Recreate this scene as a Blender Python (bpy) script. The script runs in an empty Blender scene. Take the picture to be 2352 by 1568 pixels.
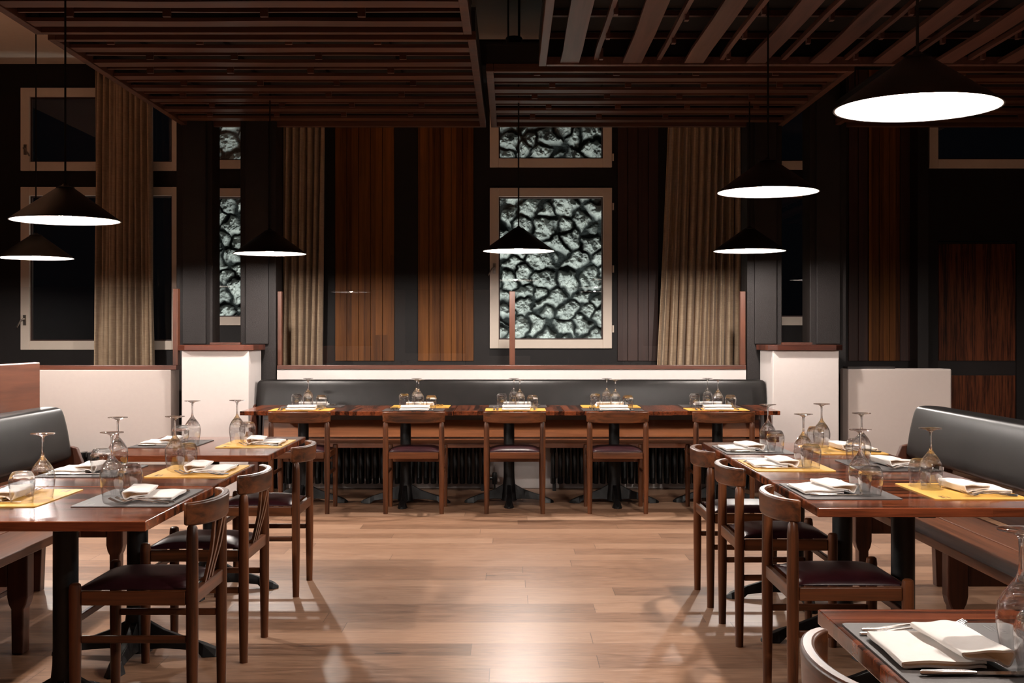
import bpy, bmesh, math, random
import numpy as np
from mathutils import Vector, Matrix

random.seed(7)
S = bpy.context.scene
C = S.collection
PI = math.pi

# ------------------------------------------------------------------ camera
F = 2800.0            # focal length in pixels of the 2352 px wide frame
CH = 1.31             # eye height
cam_d = bpy.data.cameras.new('camera')
cam = bpy.data.objects.new('camera', cam_d)
C.objects.link(cam)
cam.location = (0, 0, CH)
cam.rotation_euler = (PI / 2, 0, 0)
cam_d.sensor_fit = 'HORIZONTAL'
cam_d.sensor_width = 36.0
cam_d.lens = 36.0 * F / 2352.0
cam_d.shift_x = 4 / 2352.0
cam_d.shift_y = -14 / 2352.0
cam_d.clip_start = 0.05
S.camera = cam

# ------------------------------------------------------------------ view, world
S.view_settings.view_transform = 'Standard'
S.view_settings.look = 'None'
S.view_settings.gamma = 1.0
S.view_settings.use_curve_mapping = False
S.view_settings.exposure = 0.0
w = bpy.data.worlds.new('night_sky')
S.world = w
w.use_nodes = True
w.node_tree.nodes['Background'].inputs[0].default_value = (0.02, 0.022, 0.03, 1)
w.node_tree.nodes['Background'].inputs[1].default_value = 0.05

BULB_STRENGTH = 2200.0
BULB_COLOR = (1.0, 0.915, 0.845)
S.cycles.max_bounces = 20
S.cycles.transmission_bounces = 20
S.cycles.glossy_bounces = 8
S.cycles.transparent_max_bounces = 48
# cool floodlight standing in the light well outside, shining up the stone wall
fl = bpy.data.lights.new('light_well_floodlight', 'AREA')
fl.shape = 'RECTANGLE'
fl.size = 5.4
fl.size_y = 0.12
fl.energy = 230
fl.color = (0.86, 0.97, 0.94)
flo = bpy.data.objects.new('light_well_floodlight', fl)
C.objects.link(flo)
flo.location = (-0.9, 12.45, 0.15)
flo.rotation_euler = (math.radians(180 - 38), 0, 0)

# ------------------------------------------------------------------ helpers
def lin(r, g, b):
    def f(c):
        c /= 255.0
        return c / 12.92 if c <= 0.04045 else ((c + 0.055) / 1.055) ** 2.4
    return (f(r), f(g), f(b), 1.0)

def X(px, d):
    return (px - 1172.0) / F * d

def Z(py, d):
    return CH + (770.0 - py) / F * d

class B:
    """collects shapes in one bmesh, linked as one object"""
    def __init__(self):
        self.bm = bmesh.new()

    def box(self, x0, x1, y0, y1, z0, z1):
        v = [self.bm.verts.new(p) for p in
             ((x0, y0, z0), (x1, y0, z0), (x1, y1, z0), (x0, y1, z0),
              (x0, y0, z1), (x1, y0, z1), (x1, y1, z1), (x0, y1, z1))]
        for f in ((0, 3, 2, 1), (4, 5, 6, 7), (0, 1, 5, 4), (1, 2, 6, 5), (2, 3, 7, 6), (3, 0, 4, 7)):
            self.bm.faces.new([v[i] for i in f])
        return self

    def loft(self, rings, cap=True):
        """rings: list of closed loops of points, same length"""
        R = [[self.bm.verts.new(p) for p in r] for r in rings]
        n = len(R[0])
        for a, b in zip(R, R[1:]):
            for i in range(n):
                j = (i + 1) % n
                self.bm.faces.new((a[i], a[j], b[j], b[i]))
        if cap:
            self.bm.faces.new(list(reversed(R[0])))
            self.bm.faces.new(R[-1])
        return self

    def cyl(self, p0, p1, r0, r1=None, seg=16):
        r1 = r0 if r1 is None else r1
        p0, p1 = Vector(p0), Vector(p1)
        ax = (p1 - p0).normalized()
        u = ax.orthogonal().normalized()
        v = ax.cross(u)
        ring = lambda p, r: [p + (u * math.cos(2 * PI * i / seg) + v * math.sin(2 * PI * i / seg)) * r for i in range(seg)]
        return self.loft([ring(p0, r0), ring(p1, r1)])

    def tube(self, pts, r, seg=8):
        rings = []
        pts = [Vector(p) for p in pts]
        u = None
        for i, p in enumerate(pts):
            t = (pts[min(i + 1, len(pts) - 1)] - pts[max(i - 1, 0)]).normalized()
            u = t.orthogonal().normalized() if u is None else (u - t * u.dot(t)).normalized()
            v = t.cross(u)
            rr = r[i] if isinstance(r, (list, tuple)) else r
            rings.append([p + (u * math.cos(2 * PI * k / seg) + v * math.sin(2 * PI * k / seg)) * rr for k in range(seg)])
        return self.loft(rings)

    def lathe(self, prof, seg=32, mod=None, c=(0, 0, 0)):
        """prof: (r, z); r == 0 becomes a pole"""
        rows = []
        for k, (r, z) in enumerate(prof):
            if r < 1e-6:
                rows.append([self.bm.verts.new((c[0], c[1], c[2] + z))])
            else:
                row = []
                for i in range(seg):
                    a = 2 * PI * i / seg
                    rr = r * (mod(k, a) if mod else 1.0)
                    row.append(self.bm.verts.new((c[0] + rr * math.cos(a), c[1] + rr * math.sin(a), c[2] + z)))
                rows.append(row)
        for a, b in zip(rows, rows[1:]):
            for i in range(seg):
                j = (i + 1) % seg
                if len(a) == 1 and len(b) == 1:
                    continue
                if len(a) == 1:
                    self.bm.faces.new((a[0], b[j], b[i]))
                elif len(b) == 1:
                    self.bm.faces.new((a[i], a[j], b[0]))
                else:
                    self.bm.faces.new((a[i], a[j], b[j], b[i]))
        return self

    def prism(self, poly, axis, a0, a1):
        """poly of 2D points extruded along axis: 'x' (y,z), 'y' (x,z), 'z' (x,y)"""
        def P(p, a):
            return {'x': (a, p[0], p[1]), 'y': (p[0], a, p[1]), 'z': (p[0], p[1], a)}[axis]
        return self.loft([[P(p, a0) for p in poly], [P(p, a1) for p in poly]])

    def build(self, name, mat, parent=None, smooth=False, bevel=0.0, loc=None, rz=0.0, seg=2, angle=40):
        bmesh.ops.recalc_face_normals(self.bm, faces=self.bm.faces[:])
        me = bpy.data.meshes.new(name)
        self.bm.to_mesh(me)
        self.bm.free()
        o = bpy.data.objects.new(name, me)
        C.objects.link(o)
        if mat:
            me.materials.append(mat)
        if parent is not None:
            o.parent = parent
        if loc is not None:
            o.location = loc
        o.rotation_euler.z = rz
        if bevel:
            m = o.modifiers.new('edge', 'BEVEL')
            m.width = bevel
            m.segments = seg
            m.limit_method = 'ANGLE'
            m.angle_limit = math.radians(35)
        if smooth:
            for p in me.polygons:
                p.use_smooth = True
            try:
                me.set_sharp_from_angle(angle=math.radians(angle))
            except Exception:
                pass
        return o

def tag(o, label, cat, group=None, kind=None):
    o['label'] = label
    o['category'] = cat
    if group:
        o['group'] = group
    if kind:
        o['kind'] = kind
    return o

def empty(name, loc=(0, 0, 0), rz=0.0):
    o = bpy.data.objects.new(name, None)
    o.empty_display_size = 0.1
    C.objects.link(o)
    o.location = loc
    o.rotation_euler = (0, 0, rz)
    return o

def copy_tree(o, parent=None):
    c = o.copy()
    C.objects.link(c)
    if parent is not None:
        c.parent = parent
    for ch in list(o.children):
        copy_tree(ch, c)
    return c

class Proto:
    """first call places the source itself, later calls place copies"""
    def __init__(self, src):
        self.src, self.used = src, False
    def put(self, loc, rz, label, group=None):
        o = copy_tree(self.src) if self.used else self.src
        self.used = True
        o.location = loc
        o.rotation_euler = (0, 0, rz)
        o['label'] = label
        if group:
            o['group'] = group
        return o

def struct(o):
    o['kind'] = 'structure'
    return o

def catmull(pts, n=6):
    out = []
    P = [Vector(p) for p in pts]
    P = [2 * P[0] - P[1]] + P + [2 * P[-1] - P[-2]]
    for i in range(1, len(P) - 2):
        for k in range(n):
            t = k / n
            a, b, c, d = P[i - 1], P[i], P[i + 1], P[i + 2]
            out.append(0.5 * ((2 * b) + (c - a) * t + (2 * a - 5 * b + 4 * c - d) * t * t + (3 * b - a - 3 * c + d) * t ** 3))
    out.append(P[-2])
    return out

# ------------------------------------------------------------------ materials
class N:
    def __init__(self, name):
        self.m = bpy.data.materials.new(name)
        self.m.use_nodes = True
        self.t = self.m.node_tree
        self.b = self.t.nodes['Principled BSDF']
        self.out = self.t.nodes['Material Output']
    def n(self, typ, **kw):
        nd = self.t.nodes.new(typ)
        for k, v in kw.items():
            setattr(nd, k, v)
        return nd
    def l(self, a, b):
        self.t.links.new(a, b)
    def math(self, op, a, b=None):
        nd = self.n('ShaderNodeMath', operation=op)
        for i, v in enumerate((a, b)):
            if v is None:
                continue
            if isinstance(v, (int, float)):
                nd.inputs[i].default_value = v
            else:
                self.l(v, nd.inputs[i])
        return nd.outputs[0]
    def ramp(self, fac, stops):
        r = self.n('ShaderNodeValToRGB')
        e = r.color_ramp.elements
        while len(e) < len(stops):
            e.new(0.5)
        for el, (p, c) in zip(e, stops):
            el.position = p
            el.color = c
        self.l(fac, r.inputs[0])
        return r.outputs[0]
    def mix(self, fac, a, b, blend='MIX'):
        nd = self.n('ShaderNodeMix', data_type='RGBA', blend_type=blend)
        for i, v in ((0, fac), (6, a), (7, b)):
            if isinstance(v, (int, float)):
                nd.inputs[i].default_value = v
            elif isinstance(v, tuple):
                nd.inputs[i].default_value = v
            else:
                self.l(v, nd.inputs[i])
        return nd.outputs[2]
    def noise(self, vec, scale, detail=3, rough=0.55, dist=0.0):
        nd = self.n('ShaderNodeTexNoise')
        nd.inputs['Scale'].default_value = scale
        nd.inputs['Detail'].default_value = detail
        nd.inputs['Roughness'].default_value = rough
        nd.inputs['Distortion'].default_value = dist
        self.l(vec, nd.inputs['Vector'])
        return nd.outputs['Fac']
    def bump(self, h, strength, dist=0.01):
        nd = self.n('ShaderNodeBump')
        nd.inputs['Strength'].default_value = strength
        nd.inputs['Distance'].default_value = dist
        self.l(h, nd.inputs['Height'])
        self.l(nd.outputs[0], self.b.inputs['Normal'])
    def mapping(self, vec, scale):
        mp = self.n('ShaderNodeMapping')
        mp.inputs['Scale'].default_value = scale
        self.l(vec, mp.inputs['Vector'])
        return mp.outputs[0]

def plain(name, col, rough=0.5, metal=0.0, nscale=0, namt=0.0, bump=0.0, spec=None, coat=0.0):
    q = N(name)
    q.b.inputs['Roughness'].default_value = rough
    q.b.inputs['Metallic'].default_value = metal
    if spec is not None:
        q.b.inputs['Specular IOR Level'].default_value = spec
    if coat:
        q.b.inputs['Coat Weight'].default_value = coat
        q.b.inputs['Coat Roughness'].default_value = 0.12
    tc = q.n('ShaderNodeTexCoord')
    if nscale:
        f = q.noise(tc.outputs['Object'], nscale, 4)
        d = tuple(c * (1 - namt) for c in col[:3]) + (1,)
        b = tuple(min(1, c * (1 + namt)) for c in col[:3]) + (1,)
        q.l(q.ramp(f, [(0.3, d), (0.7, b)]), q.b.inputs['Base Color'])
        if bump:
            q.bump(f, bump)
    else:
        q.b.inputs['Base Color'].default_value = col
    return q.m

def wood(name, dark, light, axis='x', rough=0.4, fine=60, strip=0.0, coat=0.0, contrast=(0.3, 0.72), bump=0.04, stripaxis=None, spec=0.5, stripamt=0.6, slen=0.75):
    """grain along axis (object space); strip > 0 glues strips of that width side by side"""
    q = N(name)
    tc = q.n('ShaderNodeTexCoord')
    oi = q.n('ShaderNodeObjectInfo')
    off = q.n('ShaderNodeCombineXYZ')
    r = q.math('MULTIPLY', oi.outputs['Random'], 37.0)
    for i in range(3):
        q.l(r, off.inputs[i])
    add = q.n('ShaderNodeVectorMath', operation='ADD')
    q.l(tc.outputs['Object'], add.inputs[0])
    q.l(off.outputs[0], add.inputs[1])
    vec = add.outputs[0]
    ax = 'xyz'.index(axis)
    sc = [1.0, 1.0, 1.0]
    sc[ax] = 0.045
    if strip:
        sep = q.n('ShaderNodeSeparateXYZ')
        q.l(vec, sep.inputs[0])
        sax = 'xyz'.index(stripaxis or ('y' if axis != 'y' else 'x'))
        row = q.math('FLOOR', q.math('DIVIDE', sep.outputs[sax], strip))
        wn0 = q.n('ShaderNodeTexWhiteNoise', noise_dimensions='1D')
        q.l(row, wn0.inputs['W'])
        colm = q.math('FLOOR', q.math('ADD', q.math('DIVIDE', sep.outputs[ax], slen), q.math('MULTIPLY', wn0.outputs['Value'], 5.0)))
        cb = q.n('ShaderNodeCombineXYZ')
        q.l(row, cb.inputs[0])
        q.l(colm, cb.inputs[1])
        wn = q.n('ShaderNodeTexWhiteNoise', noise_dimensions='2D')
        q.l(cb.outputs[0], wn.inputs['Vector'])
        rnd = wn.outputs['Value']
        ad2 = q.n('ShaderNodeVectorMath', operation='ADD')
        q.l(vec, ad2.inputs[0])
        q.l(wn.outputs['Color'], ad2.inputs[1])
        vec = ad2.outputs[0]
    mv = q.mapping(vec, tuple(sc))
    g1 = q.noise(mv, fine, 5, 0.65, 0.6)
    g2 = q.noise(mv, fine * 0.22, 2, 0.5, 1.0)
    g = q.math('ADD', q.math('MULTIPLY', g1, 0.6), q.math('MULTIPLY', g2, 0.4))
    if strip:
        g = q.math('ADD', q.math('MULTIPLY', g, 1 - stripamt * 0.5), q.math('MULTIPLY', rnd, stripamt * 0.5))
    col = q.ramp(g, [(contrast[0], dark), (contrast[1], light)])
    q.l(col, q.b.inputs['Base Color'])
    q.b.inputs['Roughness'].default_value = rough
    q.b.inputs['Specular IOR Level'].default_value = spec
    if coat:
        q.b.inputs['Coat Weight'].default_value = coat
        q.b.inputs['Coat Roughness'].default_value = 0.1
    if bump:
        q.bump(g1, bump, 0.004)
    return q.m

M = {}
TD, TL = lin(38, 18, 11), lin(132, 68, 40)
M['table'] = wood('table_hardwood', TD, TL, 'x', rough=0.15, strip=0.034, fine=85, coat=0.0, contrast=(0.38, 0.62), stripamt=0.45, spec=0.34, bump=0.01)
M['edge'] = wood('table_edge', TD, lin(120, 60, 33), 'x', rough=0.35, fine=70)
M['chair'] = wood('chair_stained_wood', lin(38, 20, 11), lin(108, 61, 33), 'z', rough=0.36, fine=34, spec=0.26, contrast=(0.36, 0.66))
M['chair_h'] = wood('chair_stained_wood_rail', lin(38, 20, 11), lin(110, 62, 33), 'y', rough=0.36, fine=34, spec=0.26, contrast=(0.36, 0.66))
M['board_lit'] = wood('bench_wood_lit_tone', lin(88, 47, 25), lin(150, 92, 54), 'y', rough=0.4, fine=30)  # bench wood toned lighter to stand in for light on the back board
M['bench'] = wood('bench_hardwood', lin(64, 33, 19), lin(140, 82, 50), 'y', rough=0.38, fine=36)
M['chair_x'] = wood('chair_stained_wood_side', lin(38, 20, 11), lin(108, 61, 33), 'x', rough=0.36, fine=34, spec=0.26, contrast=(0.36, 0.66))
M['bench_v'] = wood('bench_frame_wood', lin(48, 22, 13), lin(92, 48, 28), 'z', rough=0.4, fine=40)
M['divider'] = wood('divider_veneer', lin(90, 50, 34), lin(132, 78, 54), 'y', rough=0.36, fine=34)
M['sill'] = wood('sill_mahogany', lin(54, 26, 17), lin(98, 52, 34), 'x', rough=0.4, fine=50)
M['post'] = wood('post_mahogany', lin(52, 25, 14), lin(98, 52, 29), 'z', rough=0.4, fine=50)
M['cap'] = wood('pedestal_cap_mahogany', lin(44, 20, 13), lin(92, 46, 31), 'x', rough=0.3, strip=0.09, fine=50)
M['board'] = wood('wall_board_wood', lin(68, 35, 13), lin(148, 90, 39), 'z', rough=0.5, fine=44, strip=0.118, stripaxis='x', stripamt=0.5, spec=0.2, slen=9.0)
M['board_dark'] = wood('wall_board_dark_wood', lin(44, 22, 16), lin(74, 40, 28), 'z', rough=0.5, fine=50)
M['door'] = wood('door_zebra_veneer', lin(46, 20, 12), lin(112, 60, 34), 'z', rough=0.4, fine=70, contrast=(0.42, 0.58), spec=0.25)
M['slat_x'] = wood('ceiling_slat_wood', lin(44, 26, 19), lin(102, 64, 46), 'x', rough=0.4, fine=24)
M['slat_y'] = wood('ceiling_slat_mauve_wood', lin(50, 32, 28), lin(116, 82, 74), 'y', rough=0.36, fine=18)  # lighter and more mauve than the crosswise slats
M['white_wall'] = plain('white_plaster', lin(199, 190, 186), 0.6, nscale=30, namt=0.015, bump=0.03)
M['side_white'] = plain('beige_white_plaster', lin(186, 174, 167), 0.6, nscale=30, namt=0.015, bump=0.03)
M['dimmed_white'] = plain('dimmed_white_plaster', lin(172, 161, 155), 0.6, nscale=30, namt=0.015, bump=0.03)  # low wall plaster darkened to offset the extra lamplight at the left
M['cream_ceiling'] = plain('cream_ceiling_paint', lin(240, 220, 202), 0.7, nscale=20, namt=0.02)
M['dark_wall'] = plain('dark_wall_paint', lin(31, 26, 25), 0.55, spec=0.3, nscale=40, namt=0.08, bump=0.05)
M['column'] = plain('dark_rough_plaster', lin(28, 23, 22), 0.6, nscale=140, namt=0.12, bump=0.25, spec=0.3)
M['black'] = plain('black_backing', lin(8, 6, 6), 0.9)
M['dark_trim'] = plain('dark_trim_paint', lin(30, 22, 20), 0.45, nscale=30, namt=0.1)
M['frame'] = plain('cream_window_paint', lin(240, 222, 205), 0.5, nscale=20, namt=0.02)
M['gasket'] = plain('window_gasket', lin(60, 30, 20), 0.5)
M['chrome'] = plain('brushed_steel_handle', lin(170, 160, 150), 0.3, 1.0)
M['steel'] = plain('cutlery_steel', lin(222, 214, 208), 0.24, 1.0)
M['iron'] = plain('black_cast_iron', lin(13, 11, 11), 0.45, 0.0, nscale=60, namt=0.15, bump=0.05, spec=0.3)
M['rad'] = plain('black_radiator_enamel', lin(11, 10, 10), 0.4, nscale=50, namt=0.1)
M['lamp_black'] = plain('black_lamp_enamel', lin(14, 13, 13), 0.38, nscale=40, namt=0.1)
M['lamp_white'] = plain('white_lamp_lining', lin(250, 246, 240), 0.5)
M['cord'] = plain('black_cord', lin(10, 10, 10), 0.6)
M['mat_yellow'] = plain('yellow_placemat_leatherette', lin(204, 156, 72), 0.62, nscale=160, namt=0.04, bump=0.04, spec=0.2)
M['mat_grey'] = plain('grey_placemat_leatherette', lin(66, 60, 58), 0.62, nscale=160, namt=0.05, bump=0.04, spec=0.2)
M['ink'] = plain('placemat_ink', lin(40, 30, 26), 0.5)

def leather(name, a, b, rough):
    q = N(name)
    tc = q.n('ShaderNodeTexCoord')
    f = q.noise(tc.outputs['Object'], 9, 3)
    q.l(q.ramp(f, [(0.3, a), (0.75, b)]), q.b.inputs['Base Color'])
    q.b.inputs['Roughness'].default_value = rough
    vo = q.n('ShaderNodeTexVoronoi')
    vo.inputs['Scale'].default_value = 420
    q.l(tc.outputs['Object'], vo.inputs['Vector'])
    q.bump(vo.outputs['Distance'], 0.05, 0.001)
    q.b.inputs['Specular IOR Level'].default_value = 0.24
    return q.m
M['leather'] = leather('black_leather', lin(19, 17, 16), lin(27, 24, 23), 0.36)
M['burgundy'] = leather('burgundy_leather', lin(34, 12, 16), lin(50, 18, 23), 0.38)

def cloth(name, a, b, weave=900, rough=0.9, trans=0.0):
    q = N(name)
    tc = q.n('ShaderNodeTexCoord')
    f = q.noise(q.mapping(tc.outputs['Object'], (1, 1, 0.3)), 26, 3)
    n2 = q.noise(q.mapping(tc.outputs['Object'], (0.06, 0.06, 1)), weave, 2)
    g = q.math('ADD', q.math('MULTIPLY', f, 0.5), q.math('MULTIPLY', n2, 0.5))
    q.l(q.ramp(g, [(0.3, a), (0.7, b)]), q.b.inputs['Base Color'])
    q.b.inputs['Roughness'].default_value = rough
    q.b.inputs['Sheen Weight'].default_value = 0.15
    if trans:
        tr = q.n('ShaderNodeBsdfTranslucent')
        tr.inputs[0].default_value = (b[0], b[1] * 0.72, b[2] * 0.5, 1)
        mx = q.n('ShaderNodeMixShader')
        mx.inputs[0].default_value = trans
        q.l(q.b.outputs[0], mx.inputs[1])
        q.l(tr.outputs[0], mx.inputs[2])
        q.l(mx.outputs[0], q.out.inputs[0])
    q.bump(n2, 0.08, 0.003)
    return q.m
M['curtain'] = cloth('taupe_curtain_linen', lin(166, 140, 114), lin(204, 178, 148), 160)
M['napkin'] = cloth('white_napkin_cotton', lin(244, 241, 236), lin(250, 248, 245), 700, trans=0.2)

def glassmat(name, transp, rough=0.0, tint=(1, 1, 1, 1)):
    q = N(name)
    g = q.n('ShaderNodeBsdfGlass')
    g.inputs['Color'].default_value = tint
    g.inputs['Roughness'].default_value = rough
    g.inputs['IOR'].default_value = 1.5
    tr = q.n('ShaderNodeBsdfTransparent')
    mx = q.n('ShaderNodeMixShader')
    mx.inputs[0].default_value = transp
    q.l(g.outputs[0], mx.inputs[1])
    q.l(tr.outputs[0], mx.inputs[2])
    q.l(mx.outputs[0], q.out.inputs[0])
    q.t.nodes.remove(q.b)
    return q.m
M['crystal'] = glassmat('drinking_glass_solid', 0.3)

def panemat(name, tint, ior=1.5, rough=0.0, power=5.0):
    q = N(name)
    tr = q.n('ShaderNodeBsdfTransparent')
    tr.inputs[0].default_value = tint
    gl = q.n('ShaderNodeBsdfGlossy')
    gl.inputs['Roughness'].default_value = rough
    lw = q.n('ShaderNodeLayerWeight')
    f0 = ((ior - 1) / (ior + 1)) ** 2
    fr = q.math('ADD', f0, q.math('MULTIPLY', 1 - f0, q.math('POWER', lw.outputs['Facing'], power)))
    mx = q.n('ShaderNodeMixShader')
    q.l(fr, mx.inputs[0])
    q.l(tr.outputs[0], mx.inputs[1])
    q.l(gl.outputs[0], mx.inputs[2])
    q.l(mx.outputs[0], q.out.inputs[0])
    q.t.nodes.remove(q.b)
    return q.m
M['thin_glass'] = panemat('drinking_glass_wall', (0.975, 0.975, 0.975, 1), 1.9, 0.025, 3.5)
M['pane'] = panemat('clear_pane_glass', (0.985, 0.985, 0.985, 1))

def emit(name, col, strength):
    q = N(name)
    e = q.n('ShaderNodeEmission')
    e.inputs[0].default_value = tuple(col) + (1,)
    e.inputs[1].default_value = strength
    q.l(e.outputs[0], q.out.inputs[0])
    q.t.nodes.remove(q.b)
    return q.m
M['bulb'] = emit('glowing_bulb', BULB_COLOR, BULB_STRENGTH)

def floor_mat():
    q = N('oak_plank_floor')
    tc = q.n('ShaderNodeTexCoord')
    sep = q.n('ShaderNodeSeparateXYZ')
    q.l(tc.outputs['Object'], sep.inputs[0])
    ry = q.math('DIVIDE', sep.outputs[1], 0.192)
    row = q.math('FLOOR', ry)
    w0 = q.n('ShaderNodeTexWhiteNoise', noise_dimensions='1D')
    q.l(row, w0.inputs['W'])
    rx = q.math('ADD', q.math('DIVIDE', sep.outputs[0], 1.75), q.math('MULTIPLY', w0.outputs['Value'], 7.3))
    colm = q.math('FLOOR', rx)
    cb = q.n('ShaderNodeCombineXYZ')
    q.l(row, cb.inputs[0])
    q.l(colm, cb.inputs[1])
    wn = q.n('ShaderNodeTexWhiteNoise', noise_dimensions='2D')
    q.l(cb.outputs[0], wn.inputs['Vector'])
    ml = q.n('ShaderNodeVectorMath', operation='SCALE')
    q.l(wn.outputs['Color'], ml.inputs[0])
    ml.inputs['Scale'].default_value = 9.0
    ad = q.n('ShaderNodeVectorMath', operation='ADD')
    q.l(tc.outputs['Object'], ad.inputs[0])
    q.l(ml.outputs[0], ad.inputs[1])
    mv = q.mapping(ad.outputs[0], (0.09, 1.0, 1.0))
    g1 = q.noise(mv, 70, 5, 0.65, 0.4)
    g2 = q.noise(mv, 11, 2, 0.5, 2.2)
    rings = q.math('ABSOLUTE', q.math('SUBTRACT', q.math('FRACT', q.math('MULTIPLY', g2, 9.0)), 0.5))
    g = q.math('ADD', q.math('MULTIPLY', g1, 0.55), q.math('ADD', q.math('MULTIPLY', rings, 0.22), q.math('MULTIPLY', wn.outputs['Value'], 0.34)))
    col = q.ramp(g, [(0.3, lin(112, 79, 58)), (0.52, lin(162, 122, 95)), (0.76, lin(190, 151, 123))])
    # knots
    vo = q.n('ShaderNodeTexVoronoi')
    vo.inputs['Scale'].default_value = 1.0
    q.l(q.mapping(ad.outputs[0], (1.1, 5.0, 1.0)), vo.inputs['Vector'])
    kn = q.math('LESS_THAN', q.math('ADD', vo.outputs['Distance'], q.math('MULTIPLY', g1, 0.10)), 0.115)
    col = q.mix(q.math('MULTIPLY', kn, 0.6), col, lin(58, 38, 28))
    fy = q.math('FRACT', ry)
    seam = q.math('ADD', q.math('LESS_THAN', fy, 0.013), q.math('LESS_THAN', q.math('FRACT', rx), 0.0018))
    seam = q.math('MINIMUM', seam, 1.0)
    col = q.mix(q.math('MULTIPLY', seam, 0.65), col, lin(60, 38, 26))
    q.l(col, q.b.inputs['Base Color'])
    rr = q.ramp(g1, [(0.3, (0.3, 0.3, 0.3, 1)), (0.7, (0.42, 0.42, 0.42, 1))])
    q.l(rr, q.b.inputs['Roughness'])
    h = q.math('SUBTRACT', q.math('MULTIPLY', g1, 0.3), seam)
    q.bump(h, 0.12, 0.004)
    return q.m
M['floor'] = floor_mat()

def stone_mat():
    q = N('rough_grey_stone')
    tc = q.n('ShaderNodeTexCoord')
    f = q.noise(tc.outputs['Object'], 7, 6, 0.7)
    f2 = q.noise(tc.outputs['Object'], 45, 5, 0.7)
    at = q.n('ShaderNodeAttribute', attribute_name='stone')
    col = q.ramp(f, [(0.3, lin(150, 152, 148)), (0.7, lin(214, 214, 206))])
    col = q.mix(at.outputs['Fac'], lin(52, 56, 54), col)
    q.l(col, q.b.inputs['Base Color'])
    q.b.inputs['Roughness'].default_value = 0.9
    q.bump(f2, 0.9, 0.03)
    return q.m
M['stone'] = stone_mat()

# ------------------------------------------------------------------ room shell
YF = 12.0          # far wall
ZC = 3.98          # ceiling
struct(B().box(-5.6, 5.6, -3.4, 12.2, -0.08, 0.0).build('floor', M['floor']))
struct(B().box(-5.6, 5.6, -3.4, YF + 0.2, ZC, ZC + 0.1).build('ceiling', M['cream_ceiling']))
struct(B().box(-5.8, -5.6, -3.4, YF + 0.2, 0, ZC).build('wall_left', M['dark_wall']))
struct(B().box(5.6, 5.8, -3.4, YF + 0.2, 0, ZC).build('wall_right', M['dark_wall']))
bw = B().box(-5.6, 5.6, -3.6, -3.4, 0, ZC)
struct(bw.build('wall_back', M['dark_wall']))
pp = B()
for a, c, h in ((-0.88, -0.42, 2.6), (-2.75, -2.1, 2.4), (-4.2, -2.75, 1.1), (-2.1, -0.9, 0.95), (2.25, 2.65, 2.5), (-0.42, 0.4, 0.9), (2.65, 4.5, 1.1)):
    pp.box(a, c, -3.4, -3.3, 0, h)
struct(pp.build('wall_back_piers', M['white_wall']))

def px_rect(a, b, t, bt, d):
    return (X(a, d), X(b, d), Z(bt, d), Z(t, d))

WINS = {
    1: [(50, 417, 203, 393), (50, 417, 430, 803)],
    2: [(440, 600, 232, 388), (440, 600, 433, 747)],
    3: [(1125, 1405, 215, 385), (1125, 1405, 432, 800)],
    4: [(1752, 1906, 232, 390), (1752, 1906, 433, 747)],
    5: [(2132, 2440, 215, 387)],
}
holes = [px_rect(*r[:2], r[2], r[3], YF) for rs in WINS.values() for r in rs]
DOOR = (X(2150, YF), X(2340, YF), 0.0, Z(548, YF))
holes.append(DOOR)

def wall_with_holes(x0, x1, z0, z1, y0, y1, holes, inset=0.02):
    hs = [(a + inset, b - inset, c + inset if c > z0 else c, d - inset) for a, b, c, d in holes]
    xs = sorted({x0, x1} | {h[0] for h in hs} | {h[1] for h in hs})
    zs = sorted({z0, z1} | {h[2] for h in hs} | {h[3] for h in hs})
    b = B()
    for i in range(len(xs) - 1):
        k = 0
        while k < len(zs) - 1:
            def solid(kk):
                cx, cz = (xs[i] + xs[i + 1]) / 2, (zs[kk] + zs[kk + 1]) / 2
                return not any(h[0] < cx < h[1] and h[2] < cz < h[3] for h in hs)
            if solid(k):
                e = k
                while e + 1 < len(zs) - 1 and solid(e + 1):
                    e += 1
                b.box(xs[i], xs[i + 1], y0, y1, zs[k], zs[e + 1])
                k = e + 1
            else:
                k += 1
    return b
struct(wall_with_holes(-5.6, 5.6, 0, ZC, YF, YF + 0.2, holes).build('wall_far', M['dark_wall']))

def rect_frame(b, x0, x1, z0, z1, y0, y1, t):
    b.box(x0, x0 + t, y0, y1, z0, z1).box(x1 - t, x1, y0, y1, z0, z1)
    b.box(x0 + t, x1 - t, y0, y1, z1 - t, z1).box(x0 + t, x1 - t, y0, y1, z0, z0 + t)
    return b

def handle(parent, x, z, y, flip=1):
    b = B().box(x - 0.014, x + 0.014, y - 0.012, y, z - 0.05, z + 0.05)
    b.tube([(x, y - 0.01, z + 0.01), (x, y - 0.05, z + 0.01), (x + 0.02 * flip, y - 0.055, z - 0.005), (x + 0.06 * flip, y - 0.05, z - 0.07)], 0.008)
    return b.build('handle', M['chrome'], parent, smooth=True)

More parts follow.
